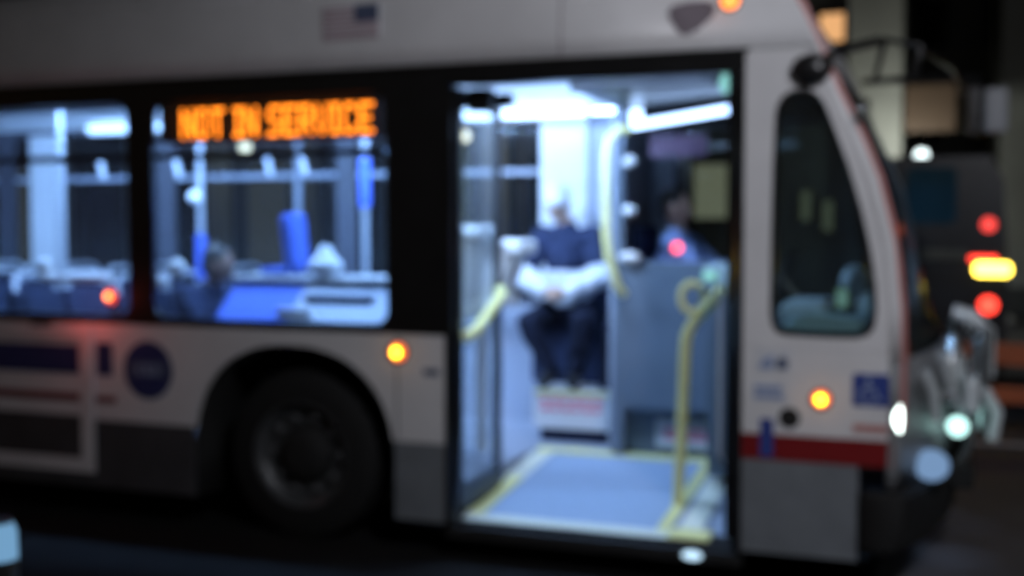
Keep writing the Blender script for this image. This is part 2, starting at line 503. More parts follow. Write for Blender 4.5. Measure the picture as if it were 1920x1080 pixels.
bo = thing("bollard_light", "short pale bollard light glowing blue at the lower left corner of the photo", "bollard", (1.152, -3.294, 0.125))
MB().tube([(0,0,0),(0,0,.79)], .045, 18).build("post", "polemetal", bo, True)
MB().tube([(0,0,.79),(0,0,.86),(0,0,.885)], [.046,.044,.034], 18).build("lens", "bollard", bo, True)
MB().lathe([(.034,.885),(.032,.893),(.01,.899)], (0,0,0), 'z', 18).build("cap", "polemetal", bo, True)

# ================================================================== dark van on the cross street, seen from behind
van = thing("van", "dark van seen from behind beyond the bus front with red and yellow tail lights lit", "van", (0, 0, 0))
vx0, vx1, vy = 2.36, 3.90, 6.0
prof = [(vx0+.02,.55),(vx0,1.2),(vx0+.06,2.2),(vx0+.18,2.42),(vx1-.18,2.42),(vx1-.06,2.2),(vx1,1.2),(vx1-.02,.55)]
MB().prism([(x, vy, z) for x, z in prof], (0, 4.8, 0)).build("body", "vanpaint", van)
for cx in (3.36,):
    MB().prism([(x, vy-.012, z) for x, z in rrect(cx-.36 if cx<3 else 3.0, cx+.36 if cx<3 else 3.44, 1.80, 2.32, .06)], (0, .01, 0)).build("rear_window", "vanglass", van)
part("door_seam", "black", van, ((2.94, vy-.006, .7),(2.95, vy-.001, 2.3)))
part("ledge", "olive", van, ((2.5, vy-.05, 1.46),(3.55, vy-.002, 1.56)), bevel=.01)
part("bumper", "black", van, ((vx0, vy-.14, .48),(vx1, vy-.003, .72)), bevel=.03)
part("licence_plate", "stickwhite", van, ((2.62, vy-.016, .95),(2.93, vy-.004, 1.10)))
MB().lathe([(.05,-.02),(.065,-.01),(.065,0)], (3.72, vy-.004, 1.79), 'y', 16).build("tail_lamp", "taildim", van)
MB().prism([(x, vy-.03, z) for x, z in rrect(3.60, 3.92, 1.32, 1.44, .05)], (0, .026, 0)).build("turn_signal", "turn", van)
MB().prism([(x, vy-.03, z) for x, z in rrect(3.56, 3.80, 1.45, 1.50, .02)], (0, .026, 0)).build("tail_lamp", "tail", van)
MB().lathe([(.065,-.02),(.08,-.01),(.08,0)], (3.73, vy-.004, 1.05), 'y', 16).build("tail_lamp", "tail", van)
MB().lathe([(.05,-.02),(.06,-.01),(.06,0)], (2.985, vy-.010, 1.75), 'y', 16).build("tail_lamp", "tailor", van)
for cx in (vx0+.16, vx1-.16):
    for cy in (vy+.85, vy+3.9):
        w = MB().lathe([(.20,-.11),(.33,-.11),(.36,-.06),(.36,.06),(.33,.11),(.20,.11)], (cx, cy, .36), 'x', 26).build("wheel", "rubber", van, True)
        MB().lathe([(.06,-.118),(.19,-.112),(.19,.112),(.06,.118)], (cx, cy, .36), 'x', 18).build("rim", "steel", w, True)

# ================================================================== orange barricade
bar = thing("barricade", "orange board road barricade standing beyond the bus bike rack", "barricade", (0, 0, 0))
part("board", "orange", bar, ((2.95, 4.9, .62),(4.7, 4.93, .80)), bevel=.005)
part("board", "orange", bar, ((2.95, 4.9, .30),(4.7, 4.93, .44)), bevel=.005)
for x in (3.05, 4.55):
    MB().tube([(x, 4.98, .82),(x, 4.70, .0)], .022, 8).build("leg", "chrome", bar)
    MB().tube([(x, 4.98, .82),(x, 5.24, .0)], .022, 8).build("leg", "chrome", bar)

# ================================================================== THE BUS
bus = thing("city_bus", "white city bus with open front door and orange lit side sign", "bus", (0, 0, 0))
XB, XD0, XD1 = -9.0, 0.95, 2.505            # rear end, door opening
YF = 2.5                                    # far side
BELT, BAND = 1.20, 2.61

def E(z):                                   # front edge of the near side at height z
    t = [(.2,3.20),(.6,3.225),(.86,3.232),(1.35,3.232),(1.71,3.195),(2.08,3.096),(2.40,2.935),(2.61,2.85),(2.825,2.755),(3.0,2.64),(3.13,2.50),(3.24,2.30),(3.27,2.15)]
    for (a, xa), (c, xc) in zip(t, t[1:]):
        if z <= c:
            f = max(0, (z-a)/(c-a)); return xa + (xc-xa)*f
    return t[-1][1]

# ---- wheel arch helper
AR, AXC, AZC = 0.645, 0.0, 0.47
def arch_pts(cx, z0, z1, n=28):
    """points of the arch opening between heights z0 and z1, left to right over the top"""
    pts = []
    for i in range(n+1):
        a = math.pi - math.pi*i/n
        x, z = AR*math.cos(a), AR*math.sin(a)*1.0
        sx = math.copysign(abs(math.cos(a))**0.86, math.cos(a))*AR
        sz = abs(math.sin(a))**0.86*AR
        pts.append((cx + sx, AZC + sz))
    return pts

def side_strip(name, m, x0, x1, z0, z1, cxs, y=0.0, d=0.03):
    """plate on the near side between two heights with the wheel arches cut out"""
    out = []
    xcur = x0
    for cx in cxs + [None]:
        if cx is None:
            xe = x1
            out.append([(xcur, z0), (xe, z0), (xe, z1), (xcur, z1)] if not out else None)
        break
    # polygon: top edge straight, bottom edge notched
    top = [(x1, z1), (x0, z1)]
    bot = [(x0, z0)]
    for cx in sorted(cxs):
        ap = [p for p in arch_pts(cx, z0, z1) if z0 < p[1] < z1]
        def xat(zq, side):
            pp = arch_pts(cx, 0, 9, 200)
            pp = [p for p in pp if (p[0]-cx)*side >= 0]
            return min(pp, key=lambda p: abs(p[1]-zq))[0]
        if z0 > AZC: bot += [(xat(z0, -1), z0)] + ap + [(xat(z0, 1), z0)]
        else: bot += [(cx-AR, z0), (cx-AR, AZC)] + [p for p in ap if p[1] > AZC+.001] + [(cx+AR, AZC), (cx+AR, z0)]
    bot += [(x1, z0)]
    pts = bot + top
    return MB().prism(xz(pts, y), (0, d, 0)).build(name, m, bus)

def side_cols(name, m, x0, x1, z0, z1, d=0.03, y=0.0):
    return part(name, m, bus, ((x0, y, z0), (x1, y+d, z1)))

# white lower side, front axle section and the rest
side_strip("side_panel", "white", -1.345, 0.946, 0.622, BELT-.003, [0.0])
# the strip below the arch top on both sides of the wheel
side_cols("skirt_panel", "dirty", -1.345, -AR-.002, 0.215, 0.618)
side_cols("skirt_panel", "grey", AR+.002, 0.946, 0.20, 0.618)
# rear part: panels left of the frame edge
side_strip("side_panel", "white", XB, -2.93, 0.622, BELT-.003, [-6.2])
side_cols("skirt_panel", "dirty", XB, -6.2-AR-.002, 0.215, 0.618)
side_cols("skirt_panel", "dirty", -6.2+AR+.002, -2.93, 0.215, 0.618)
# hinged service panel at the left edge of the photo: raised frame, blue block, red line, grey field
acc = MB().ring(xz([(-1.352,1.197),(-2.925,1.197),(-2.925,.30),(-1.352,.30)], -.012), xz([(-1.44,1.10),(-2.84,1.10),(-2.84,.38),(-1.44,.38)], -.012), (0,.042,0)).build("service_panel", "white", bus)
part("upper_field", "white", acc, ((-2.838, .002, .64),(-1.442, .028, 1.098)))
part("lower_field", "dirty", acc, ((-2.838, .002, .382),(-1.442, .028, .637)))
part("blue_block", "blue", acc, ((-2.82, -.002, .89),(-1.46, .001, 1.065)))
part("red_line", "maroon", acc, ((-2.82, -.002, .725),(-1.46, .001, .775)))
part("hinge", "steel", acc, ((-2.6,-.018,1.175),(-2.45,-.0125,1.195)),((-1.8,-.018,1.175),(-1.65,-.0125,1.195)))
part("skirt_panel", "dirty", bus, ((-2.925, 0, .215),(-1.352, .03, .297)))
part("blue_block", "blue", bus, ((-1.325, -.003, .89),(-1.21, -.0005, 1.085)))
part("red_line", "maroon", bus, ((-1.335, -.003, .725),(-1.19, -.0005, .765)))
# round emblem
em = MB().lathe([(.168,0),(.172,.003)], (-.955, -.0045, .935), 'y', 40).build("round_emblem", "blue", bus)
em['label'] = "round blue emblem on white side panel"
part("emblem_band", "navyprint", em, ((-1.09,-.0068,.895),(-.82,-.0046,.985)))
text_mesh("cta", .12, (-.955,-.009,.945), "paleblue", "lettering", em)
part("seam", "black", bus, ((.660,-.002,.63),(.666,-.0005,1.19)))
part("small_sticker", "navyprint", bus, ((.82,-.003,.985),(.91,-.0005,1.02)))

# black window band
def window(x0, x1, cx0, cx1, y=0.0, d=.04, near=True):
    hole = rrect(x0, x1, 1.248, 2.492 if near else 2.545, .075)
    outer = out_to_rect(hole, cx0, cx1, BELT, BAND)
    w = MB().ring(xz(outer, y), xz(hole, y), (0, d, 0)).build("window", "black" if near else "frame2", bus)
    gy = y + (.018 if near else .022)
    MB().prism(xz(rrect(x0+.002, x1-.002, 1.25, 2.49 if near else 2.543, .074), gy), (0, .005, 0)).build("glass", "glass" if near else "farglass", w)
    part("transom_bar", "black" if near else "lining2", w, ((x0+.012, gy-.012, 2.155),(x1-.012, gy-.001, 2.195)))
    return w
wx = [(-.905, .605)]
for k in range(5): wx.append((-.905-1.685*(k+1)+.0, .605-1.685*(k+1)))
for k, (a, c) in enumerate(wx):
    cx0 = a - .0875; cx1 = c + .0875 if k else .70
    window(a, c, cx0, cx1)
    window(a, c, cx0, cx1, YF-.04, .04, False)
part("window_band", "black", bus, ((.7005, 0, BELT),(XD0-.005, .04, BAND)))
part("window_band", "black", bus, ((wx[-1][0]-.088, 0, BELT),(XB, .04, BAND)))
part("far_pillar", "lining", bus, ((.62, YF-.07, 1.0),(.97, YF-.0405, 2.6)), ((.7005, YF-.04, BELT),(.96, YF, BAND)), bevel=.0)
part("far_pillar", "lining", bus, ((-4.05, YF-.09, 1.0),(-3.78, YF-.0405, 2.55)))
part("far_pillar", "lining2", bus, ((-1.42, YF-.08, 1.0),(-1.38, YF-.0405, 2.5)))
part("far_wall", "lining2", bus, ((XB, YF-.04, .3),(3.0, YF, BELT-.001)))
part("far_wall", "lining2", bus, ((.961, YF-.04, BELT),(1.6, YF, BAND)))
# driver window on the far side
dw = MB().ring(xz([(2.9,2.61),(1.601,2.61),(1.601,1.2),(2.9,1.2)], YF-.04), xz([(2.75,2.45),(1.70,2.45),(1.70,1.32),(2.86,1.32)], YF-.04), (0,.04,0)).build("driver_window", "black", bus)
part("glass", "frontglass", dw, ((1.69, YF-.022, 1.31),(2.88, YF-.016, 2.46)))

# upper side and roof: one curved skin from near side to far side
PR = [(0,2.613),(.003,2.74),(.010,2.86),(.028,2.98),(.065,3.09),(.15,3.18),(.42,3.24),(1.25,3.265)]
PR = PR + [(YF-y, z) for y, z in PR[-2::-1]]
def roof_seg(x0, x1f, name):
    b = MB(); rows = []
    N = 9
    for i in range(N+1):
        rows.append([(x0 + (x1f(z)-x0)*i/N, y, z) for y, z in PR])
    return b.grid(rows).build(name, "white", bus, True, thick=.02)
roof_seg(XB, lambda z: E(z)-.02, "roof_panel")
for sx in (1.584, -2.35): MB().tube([(sx, y-.009, z) for y, z in PR[:5]], .005, 6).build("seam", "emblem", bus)
part("drip_rail", "black", bus, ((XB, -.012, 2.602),(XD1+.02, -.001, 2.618)))
# flag sticker and plum emblem on the upper side
fl = part("flag_sticker", "stickwhite", bus, ((.235,-.014,2.775),(.575,-.0005,2.955)))
for k in range(7): part("stripe", "pinkfaded", fl, ((.237,-.0162,2.777+k*.0255),(.573,-.0142,2.790+k*.0255)))
part("canton", "navyprint", fl, ((.43,-.0185,2.865),(.573,-.0165,2.953)))
MB().prism(xz([(2.13,2.80),(2.15,2.835),(2.22,2.85),(2.32,2.85),(2.365,2.82),(2.35,2.775),(2.28,2.715),(2.22,2.69),(2.19,2.70),(2.155,2.75)], -.014), (0,.014,0)).build("plum_emblem", "emblem", bus)

# ---- side ahead of the door
part("front_side_panel", "white", bus, ((XD1, 0, .786),(3.19, .03, BELT-.002)))
part("red_stripe", "red", bus, ((XD1, -.002, .662),(3.20, .03, .783)))
part("skirt_panel", "grey", bus, ((XD1, 0, .21),(3.045, .03, .659)))
# rounded plate with the front side window, outline follows the raked front edge
def fw_hole():
    p = []
    p += [(3.118, 1.38),(3.112,1.50),(3.09,1.65),(3.045,1.85),(2.985,2.05),(2.93,2.20),(2.89,2.30)]
    p += [(2.865,2.355),(2.835,2.393),(2.79,2.412)]
    p += [(2.75,2.415),(2.715,2.408),(2.68,2.385),(2.655,2.345),(2.648,2.29)]
    p += [(2.640,2.1),(2.637,1.9),(2.635,1.7),(2.634,1.5),(2.634,1.36)]
    p += [(2.642,1.31),(2.665,1.275),(2.71,1.262)]
    p += [(2.80,1.258),(2.92,1.256),(3.03,1.258)]
    p += [(3.08,1.272),(3.108,1.31)]
    return p
hole = fw_hole()
outer = []
for x, z in hole:
    if z >= 2.38 and x <= 2.84: outer.append((None, 'top', x, z))
    elif x < 2.66 and z > 1.30: outer.append((None, 'left', x, z))
    elif z < 1.30: outer.append((None, 'bot', x, z))
    else: outer.append((None, 'right', x, z))
op = []
for (_, s, x, z) in outer:
    if s == 'top': op.append((x if x < 2.83 else E(BAND)-.035, BAND-.002))
    elif s == 'left': op.append((XD1, z if z < 2.3 else BAND-.1))
    elif s == 'bot': op.append((x if x < 3.07 else E(BELT)-.03, BELT))
    else: op.append((E(z)-.035, z))
# make the corners meet
op[hole.index((2.642,1.31))] = (XD1, BELT)
op[outer.index(next(o for o in outer if o[1]=='left' ))] = (XD1, BAND-.002)
MB().ring(xz(op, 0), xz(hole, 0), (0, .03, 0)).build("front_side_panel", "white", bus)
big = []
c = (2.85, 1.84)
for x, z in hole: big.append((c[0]+(x-c[0])*1.0, c[1]+(z-c[1])*1.0))
small = [(c[0]+(x-c[0])*.90, c[1]+(z-c[1])*.955) for x, z in hole]
fw = MB().ring(xz(big, -.006), xz(small, -.006), (0, .030, 0)).build("front_side_window", "black", bus)
MB().prism(xz([(c[0]+(x-c[0])*.905, c[1]+(z-c[1])*.957) for x, z in hole], .010), (0,.005,0)).build("glass", "frontglass", fw)

# ---- front: corner, front panel, windshield, cap, bumper
def front_path(z, r=.055, bul=None, n=12, inset=0.0):
    e = E(z); B = bul if bul is not None else 0
    y0 = 0.0
    for (ya, za), (yb, zb) in zip(PR[:7], PR[1:8]):
        if za <= z <= zb: y0 = ya + (yb-ya)*(z-za)/(zb-za)
    pts = []
    for i in range(6):
        a = -90 + 90*i/5
        pts.append((e - r + r*math.cos(R(a)) - inset, y0 + r + r*math.sin(R(a)), z))
    for i in range(1, n):
        y = y0 + r + (YF - 2*y0 - 2*r)*i/n
        t = (y-1.25)/(1.25-y0-r)
        pts.append((e + B*(1-t*t) - inset, y, z))
    for i in range(6):
        a = 90*i/5
        pts.append((e - r + r*math.cos(R(a)) - inset, YF - y0 - r + r*math.sin(R(a)), z))
    return pts
def front_piece(name, m, zs, bul, smooth=True, lo=0, hi=None, parent=bus, inset=0.0):
    rows = []
    for z in zs:
        q = front_path(z, bul=bul(z), inset=inset); rows.append(q[lo:hi])
    return MB().grid(rows).build(name, m, parent, smooth, thick=.012)
bul = lambda z: .25 if z < .95 else (.25 - (z-.95)*.40 if z < 1.4 else max(.0, .07 - (z-1.4)*.10))
front_piece("front_panel", "nose", [.56,.7,.85,1.0,1.16], bul)
front_piece("windshield", "windglass", [1.175,1.4,1.7,2.0,2.2,2.4,2.55], bul, lo=5, hi=-5)
front_piece("corner_pillar", "white", [1.165,1.4,1.7,2.0,2.2,2.4,2.56], bul, lo=0, hi=6)
front_piece("corner_pillar", "white", [1.165,1.4,1.7,2.0,2.2,2.4,2.56], bul, lo=-6)
front_piece("front_cap", "white", [2.57,2.65,2.75,2.85,2.95,3.02,3.08,3.14,3.20,3.24], bul)
# red strip painted for the tail-light reflection along the front corner
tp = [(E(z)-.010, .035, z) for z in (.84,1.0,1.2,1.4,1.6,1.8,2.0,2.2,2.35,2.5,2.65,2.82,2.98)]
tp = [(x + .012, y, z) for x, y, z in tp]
MB().tube(tp, .017, 8).build("edge_reflection", "redglint", bus, True)
part("corner_clip", "chrome", bus, ((3.005,-.014,2.255),(3.04,.016,2.32)), bevel=.008)
# bumper
rows = []
for z, o in ((.25,-.02),(.28,.03),(.40,.045),(.52,.04),(.545,0)):
    q = front_path(z if z > .3 else .3, bul=.22)
    rows.append([(3.05, -.005-o*.2, z)] + [(x+o, y + (-.008 if y < 1.2 else .008), z) for x, y, _ in q] + [(3.05, YF+.005+o*.2, z)])
MB().grid(rows).build("bumper", "rubber", bus, True, thick=.02)
part("underbody", "dark", bus, ((XB+.1, .06, .21),(-AR-.08-.02, YF-.06, .30)), ((AR+.08, .06, .19),(3.1, YF-.06, .215)))

# headlamp, and glowing balls for glints on rack and bumper
def lamp_disc(name, m, c, r, axis='x', d=.03, sc=(1,1,1)):
    o = MB().lathe([(r*.6, d), (r*.9, d*.75), (r, d*.3), (r, -.02)], (0,0,0), axis, 24).build(name, m, bus, True)
    o.location = c; o.scale = sc; return o
hl = lamp_disc("headlamp_or_glint", "head", (3.218, .045, .89), .048, d=.018, sc=(1.0, 1.0, 1.6))
MB().ball((3.475,.55,.785),(.05,.05,.05),16).build("headlamp_or_glint", "rackglint", bus, True)  # glowing ball for headlight caught on the rack, not a lamp
MB().ball((3.36,.28,.635),(.085,.10,.075),18).build("bumper_glint", "bumperglint", bus, True)  # glowing ball for light caught on the polished bumper corner
MB().lathe([(.07,0),(.10,0),(.10,.04),(.07,.04)], (3.475, 1.10, .70), 'x', 22).build("lamp_bezel", "chrome", bus, True)

# marker lamps
def marker(name, m, x, z, r, y=0.0, label=None):
    o = MB().lathe([(r*.5,-.030),(r*.85,-.022),(r,-.008),(r,-.0005)], (x, y, z), 'y', 22).build(name, m, bus, True)
    MB().ring([(x+1.22*r*math.cos(a), y-.010, z+1.22*r*math.sin(a)) for a in [2*math.pi*k/22 for k in range(22)]],
              [(x+1.02*r*math.cos(a), y-.010, z+1.02*r*math.sin(a)) for a in [2*math.pi*k/22 for k in range(22)]], (0,.009,0)).build("bezel", "black", o)
    if m != 'amberroof' and 'lens' in o.data.materials[0].name: MB().ball((x, y-.032, z), (r*.52, .012, r*.52), 12).build("bulb", 'redcore' if m == 'redreflection' else 'bulb', o, True)
    return o
marker("marker_lamp_or_reflection", "amber", .674, 1.104, .050)
marker("marker_lamp_or_reflection", "amber", 2.874, .967, .042)
marker("marker_lamp_or_reflection", "amberroof", 2.43, 2.845, .044, y=-.002)
rl = marker("marker_lamp_or_reflection", "redreflection", -1.206, 1.364, .040, y=-.001)  # glowing disc standing in for a reflected tail light
rd = bpy.data.lights.new("added_red_glow", 'POINT'); rd.energy = 1.3; rd.color = (1, .12, .10); rd.shadow_soft_size = .03  # light added for the red glow on the side panel
ro = bpy.data.objects.new("added_red_glow", rd); COL.objects.link(ro); ro.parent = rl; ro.location = (-1.35, -.16, 1.33)
# fuel or socket hole
MB().lathe([(.045,-.006),(.05,-.003),(.05,-.0005)], (2.728,0,.868), 'y', 22).build("socket_cover", "dark", bus)
# signs on the front side
wc = MB().prism(xz(rrect(3.015,3.180,.942,1.094,.012), -.0035), (0,.003,0)).build("wheelchair_sign", "signblue", bus)
b = MB()
b.tube([(3.085+.036*math.cos(R(a)),-.0055,.993+.036*math.sin(R(a))) for a in range(100, 350, 20)], .0065, 6)
b.ball((3.085,-.0055,1.066),(.013,.004,.013),10)
b.tube([(3.085,-.0055,1.05),(3.085,-.0055,1.012),(3.118,-.0055,1.012),(3.130,-.0055,.975),(3.148,-.0055,.978)], .0075, 6)
b.tube([(3.085,-.0055,1.033),(3.112,-.0055,1.033)], .006, 6)
b.build("wheelchair_symbol", "paleblue", wc)
st = part("notice_sticker", "stickwhite", bus, ((2.567,-.003,1.075),(2.735,-.0005,1.195)))
MB().prism(xz([(2.58,1.10),(2.60,1.14),(2.645,1.165),(2.655,1.12),(2.64,1.095)], -.005),(0,.0018,0)).build("print_mark", "paleblue", st)
MB().prism(xz([(2.665,1.10),(2.665,1.145),(2.70,1.16),(2.722,1.135),(2.715,1.10)], -.005),(0,.0018,0)).build("print_mark", "navyprint", st)
st2 = part("notice_sticker", "stickwhite", bus, ((2.557,-.003,.935),(2.718,-.0005,1.045)))
for k in range(2): part("print_line", "paleblue", st2, ((2.562,-.005,.955+k*.036),(2.70-.01*k,-.0032,.982+k*.036)))
part("blue_vertical_sticker", "signblue", bus, ((2.592,-.005,.675),(2.655,-.0022,.86)))
part("salmon_sticker", "salmon", bus, ((3.02,-.003,.82),(3.185,-.0005,.858)))

# ---- wheels
def wheel(cx, cy, side):
    w = bpy.data.objects.new("wheel", None); COL.objects.link(w); w.parent = bus; w.location = (cx, cy, .48)
    s = side
    MB().lathe([(.30,.0),(.33,.0),(.44,.008),(.475,.03),(.485,.07),(.485,.24),(.46,.28),(.30,.28),(.30,.0)], (0,0,0), 'y', 48, False).build("tyre", "rubber", w, True)
    MB().lathe([(.295,-.004),(.305,-.004),(.30,.03),(.265,.05),(.25,.085),(.165,.085),(.165,.25),(.295,.25),(.298,.0)], (0,0,0), 'y', 40, False).build("rim", "steel", w, True)
    MB().lathe([(.06,.0),(.13,.01),(.155,.035),(.172,.083)], (0,0,0), 'y', 28).build("hub", "dark", w, True)
    for k in range(10):
        a = 2*math.pi*k/10
        MB().lathe([(.016,.038),(.023,.045),(.024,.084)], (.215*math.cos(a), 0, .215*math.sin(a)), 'y', 6).build("nut", "steel", w)
    return w
wheel(0, .10, 1); wheel(-6.2, .10, 1)
# wheel housings
for cx in (0, -6.2):
    rows = []
    for y in (.031, .55):
        rows.append([(cx-AR-.005, y, .2)] + [(x, y, min(z, 1.125)) for x, z in arch_pts(cx, 0, 9)] + [(cx+AR+.005, y, .2)])
    MB().grid(rows).build("wheel_housing", "dark", bus, True, thick=.01)
    part("wheel_housing_back", "dark", bus, ((cx-AR, .56, .2),(cx+AR, .58, 1.12)))

# ---- destination sign
sg = part("destination_sign", "black", bus, ((-.90, .075, 2.255),(.60, .20, 2.52)))
FONT = {'N':("1...1","11..1","1.1.1","1..11","1...1","1...1","1...1"),'O':(".111.","1...1","1...1","1...1","1...1","1...1",".111."),
 'T':("11111","..1..","..1..","..1..","..1..","..1..","..1.."),'I':("111",".1.",".1.",".1.",".1.",".1.","111"),
 'S':(".1111","1....","1....",".111.","....1","....1","1111."),'E':("11111","1....","1....","1111.","1....","1....","11111"),
 'R':("1111.","1...1","1...1","1111.","1.1..","1..1.","1...1"),'V':("1...1","1...1","1...1","1...1","1...1",".1.1.","..1.."),
 'C':(".111.","1...1","1....","1....","1....","1...1",".111.")}
FONT['N'] = ("1...1","11..1","11..1","1.1.1","1..11","1..11","1...1")
cols = sum((len(FONT[ch][0])+1) if ch != ' ' else 3 for ch in "NOT IN SERVICE") - 1
px0, px1, pz0, pz1 = -.748, .492, 2.280, 2.448
pw = (px1-px0)/cols; ph = (pz1-pz0)/7
xc = px0
for ch in "NOT IN SERVICE":
    if ch == ' ': xc += 3*pw; continue
    g = FONT[ch]; b = MB()
    for r in range(7):
        for c_ in range(len(g[0])):
            if g[r][c_] == '1':
                b.box((xc+c_*pw+.001, .068, pz1-(r+1)*ph+.002),(xc+(c_+1)*pw-.001, .0745, pz1-r*ph-.002))
    b.build("letter", "led", sg)
    xc += (len(g[0])+1)*pw

# ---- door frame and leaves
part("door_frame", "black", bus, ((XD0-.004, -.006, .20),(XD0+.035, .05, 2.50)), ((XD1-.035, -.006, .19),(XD1-.001, .05, 2.50)), ((XD0-.004, -.006, 2.505),(XD1-.001, .05, BAND-.002)))
part("door_header", "black", bus, ((XD0+.04, .055, 2.53),(XD1-.04, .30, 2.70)))
part("sill_plate", "dark", bus, ((XD0, -.004, .13),(XD1, .06, .189)))
def leaf(x, y0, y1, lab=None, tint="doorglass"):
    z0, z1 = .27, 2.50
    L = MB().ring([(x,y1,z1),(x,y0,z1),(x,y0,z0),(x,y1,z0)], [(x,y1-.05,z1-.09),(x,y0+.05,z1-.09),(x,y0+.05,z0+.12),(x,y1-.05,z0+.12)], (.035,0,0)).build("door_leaf", "black", bus)
    part("glass", tint, L, ((x+.014, y0+.045, z0+.115),(x+.02, y1-.045, z1-.085)))
    part("brush_strip", "rubber", L, ((x+.005, y0+.01, z0-.03),(x+.03, y1-.01, z0-.002)))
    return L
L1 = leaf(.972, .055, .66)
L2 = leaf(2.415, .055, .66)
MB().tube([(1.01,.07,1.19),(1.035,.10,1.19),(1.045,.2,1.22),(1.045,.50,1.36),(1.04,.58,1.40),(1.01,.62,1.41)], .030, 10).build("grab_handle", "yellow", L1, True)
part("door_arm", "black", L1, ((1.03,.12,2.38),(1.15,.2,2.50)), ((1.0,.3,2.42),(1.20,.36,2.49)))
MB().tube([(2.40,.12,.6),(2.375,.12,.65),(2.375,.12,1.4),(2.40,.12,1.45)], .012, 8).build("pull_rail", "pole", L2, True)
lamp = MB().ball((2.385,.12,2.47),(.025,.05,.05),14).build("door_reflection", "teal", bus, True)  # glowing ball in place of a teal reflection above the door
MB().ball((2.27,-.012,.165),(.05,.02,.022),14).build("step_lamp", "stepl", bus, True)

# ---- floor of the bus
part("floor", "floor", bus, ((XB+.1, .05, .31),(-AR-.02, YF-.041, .35)), ((-AR-.019, .60, .31),(AR+.02, YF-.041, .35)), ((AR+.021, .05, .31),(XD0-.01, YF-.041, .35)), ((XD0-.009, 1.50, .31),(1.445, YF-.041, .349)))
def zf(y): return .205 + (.345-.205)*(y-.05)/1.45
MB().prism([(XD0,.06,.19),(XD0,1.495,.20),(XD0,1.495,zf(1.495)-.006),(XD0,.06,zf(.06)-.006)], (XD1-.04-XD0,0,0)).build("entrance_floor", "floor", bus)
def slab(name, m, x0, x1, y0, y1, h=.006, skew=0.0):
    return MB().prism([(x0,y0,zf(y0)-.005),(x1,y0,zf(y0)-.005),(x1+skew,y1,zf(y1)-.005),(x0+skew,y1,zf(y1)-.005)], (0,0,h+.005)).build(name, m, bus)
slab("entrance_mat", "mat_", 1.085, 2.035, .18, 1.385, .004)
slab("edge_strip", "palestrip", 1.0, 2.12, .062, .175, .008)
slab("edge_strip", "yellow", .985, 1.08, .18, .85, .006)
slab("edge_strip", "palestrip", .955, 1.08, .855, 1.385, .006)
slab("edge_strip", "yellow", .955, 2.12, 1.39, 1.49, .007)
slab("edge_strip", "yellow", 2.04, 2.10, .18, 1.385, .006)
slab("threshold_wedge", "palestrip", 2.15, 2.27, .21, 1.10, .012, -.02)
slab("threshold_foot", "yellow", 2.125, 2.33, .065, .20, .02)

# ---- ceiling and light strips
part("ceiling", "lining", bus, ((XB+.1, .45, 2.78),(1.46, 1.95, 2.81)))
MB().grid([[(x,.10,2.66),(x,.25,2.74),(x,.45,2.785)] for x in (XB+.1, .9)]).build("ceiling_cove", "lining", bus, thick=.012)
MB().grid([[(x,YF-.05,2.60),(x,YF-.14,2.70),(x,YF-.28,2.76),(x,YF-.55,2.785)] for x in (XB+.1, 1.46)]).build("ceiling_cove", "lining", bus, thick=.012)
for x0, x1 in ((.10,1.06),(-1.25,-.05),(-3.14,-2.44),(-5.6,-4.4),(-7.2,-5.9)):
    s = part("light_strip", "strip", bus, ((x0, 2.06, 2.535),(x1, 2.12, 2.580)), bevel=.012)
    part("reflector", "lining", s, ((x0-.03, 2.125, 2.52),(x1+.03, 2.16, 2.63)))
for x0, x1 in ((-.5,.85),(-2.1,-.8),(-3.9,-2.6)):
    part("light_strip", "stripn", bus, ((x0, .43, 2.66),(x1, .47, 2.70)))  # near-side tubes out of view, assumed as the main light of the saloon
part("hidden_door_light", "stripn3", bus, ((1.05, .32, 2.585),(2.25, .35, 2.61)))  # hidden tube added to brighten the entrance and passenger
part("added_light_shield", "lining", bus, ((XB+.1, .372, 2.50),(.86, .380, 2.76)))  # unseen shield added to keep tube light off the road
part("hidden_uplight", "stripn2", bus, ((-.35, 2.24, 2.560),(1.25, 2.27, 2.590)))  # unseen tube added behind the reflector to brighten the ceiling
part("light_strip", "stripn", bus, ((1.0, .50, 2.72),(1.44, .56, 2.75)))  # unseen tube added by the door to light the entrance floor
# black header over the driver, dark for the unlit ceiling there
part("front_shade_header", "black", bus, ((1.50, .40, 2.50),(2.55, YF-.05, 2.82)))
MB().tube([(1.56,1.50,2.40),(1.9,1.25,2.415),(2.24,1.0,2.43)], .024, 10).build("front_light_bar", "strip2", bus, True)
part("light_bracket", "strip2", bus, ((1.54,1.49,2.41),(1.61,1.53,2.495)))
part("fare_notice", "signplate", bus, ((1.68,1.44,2.20),(2.03,1.46,2.33)))

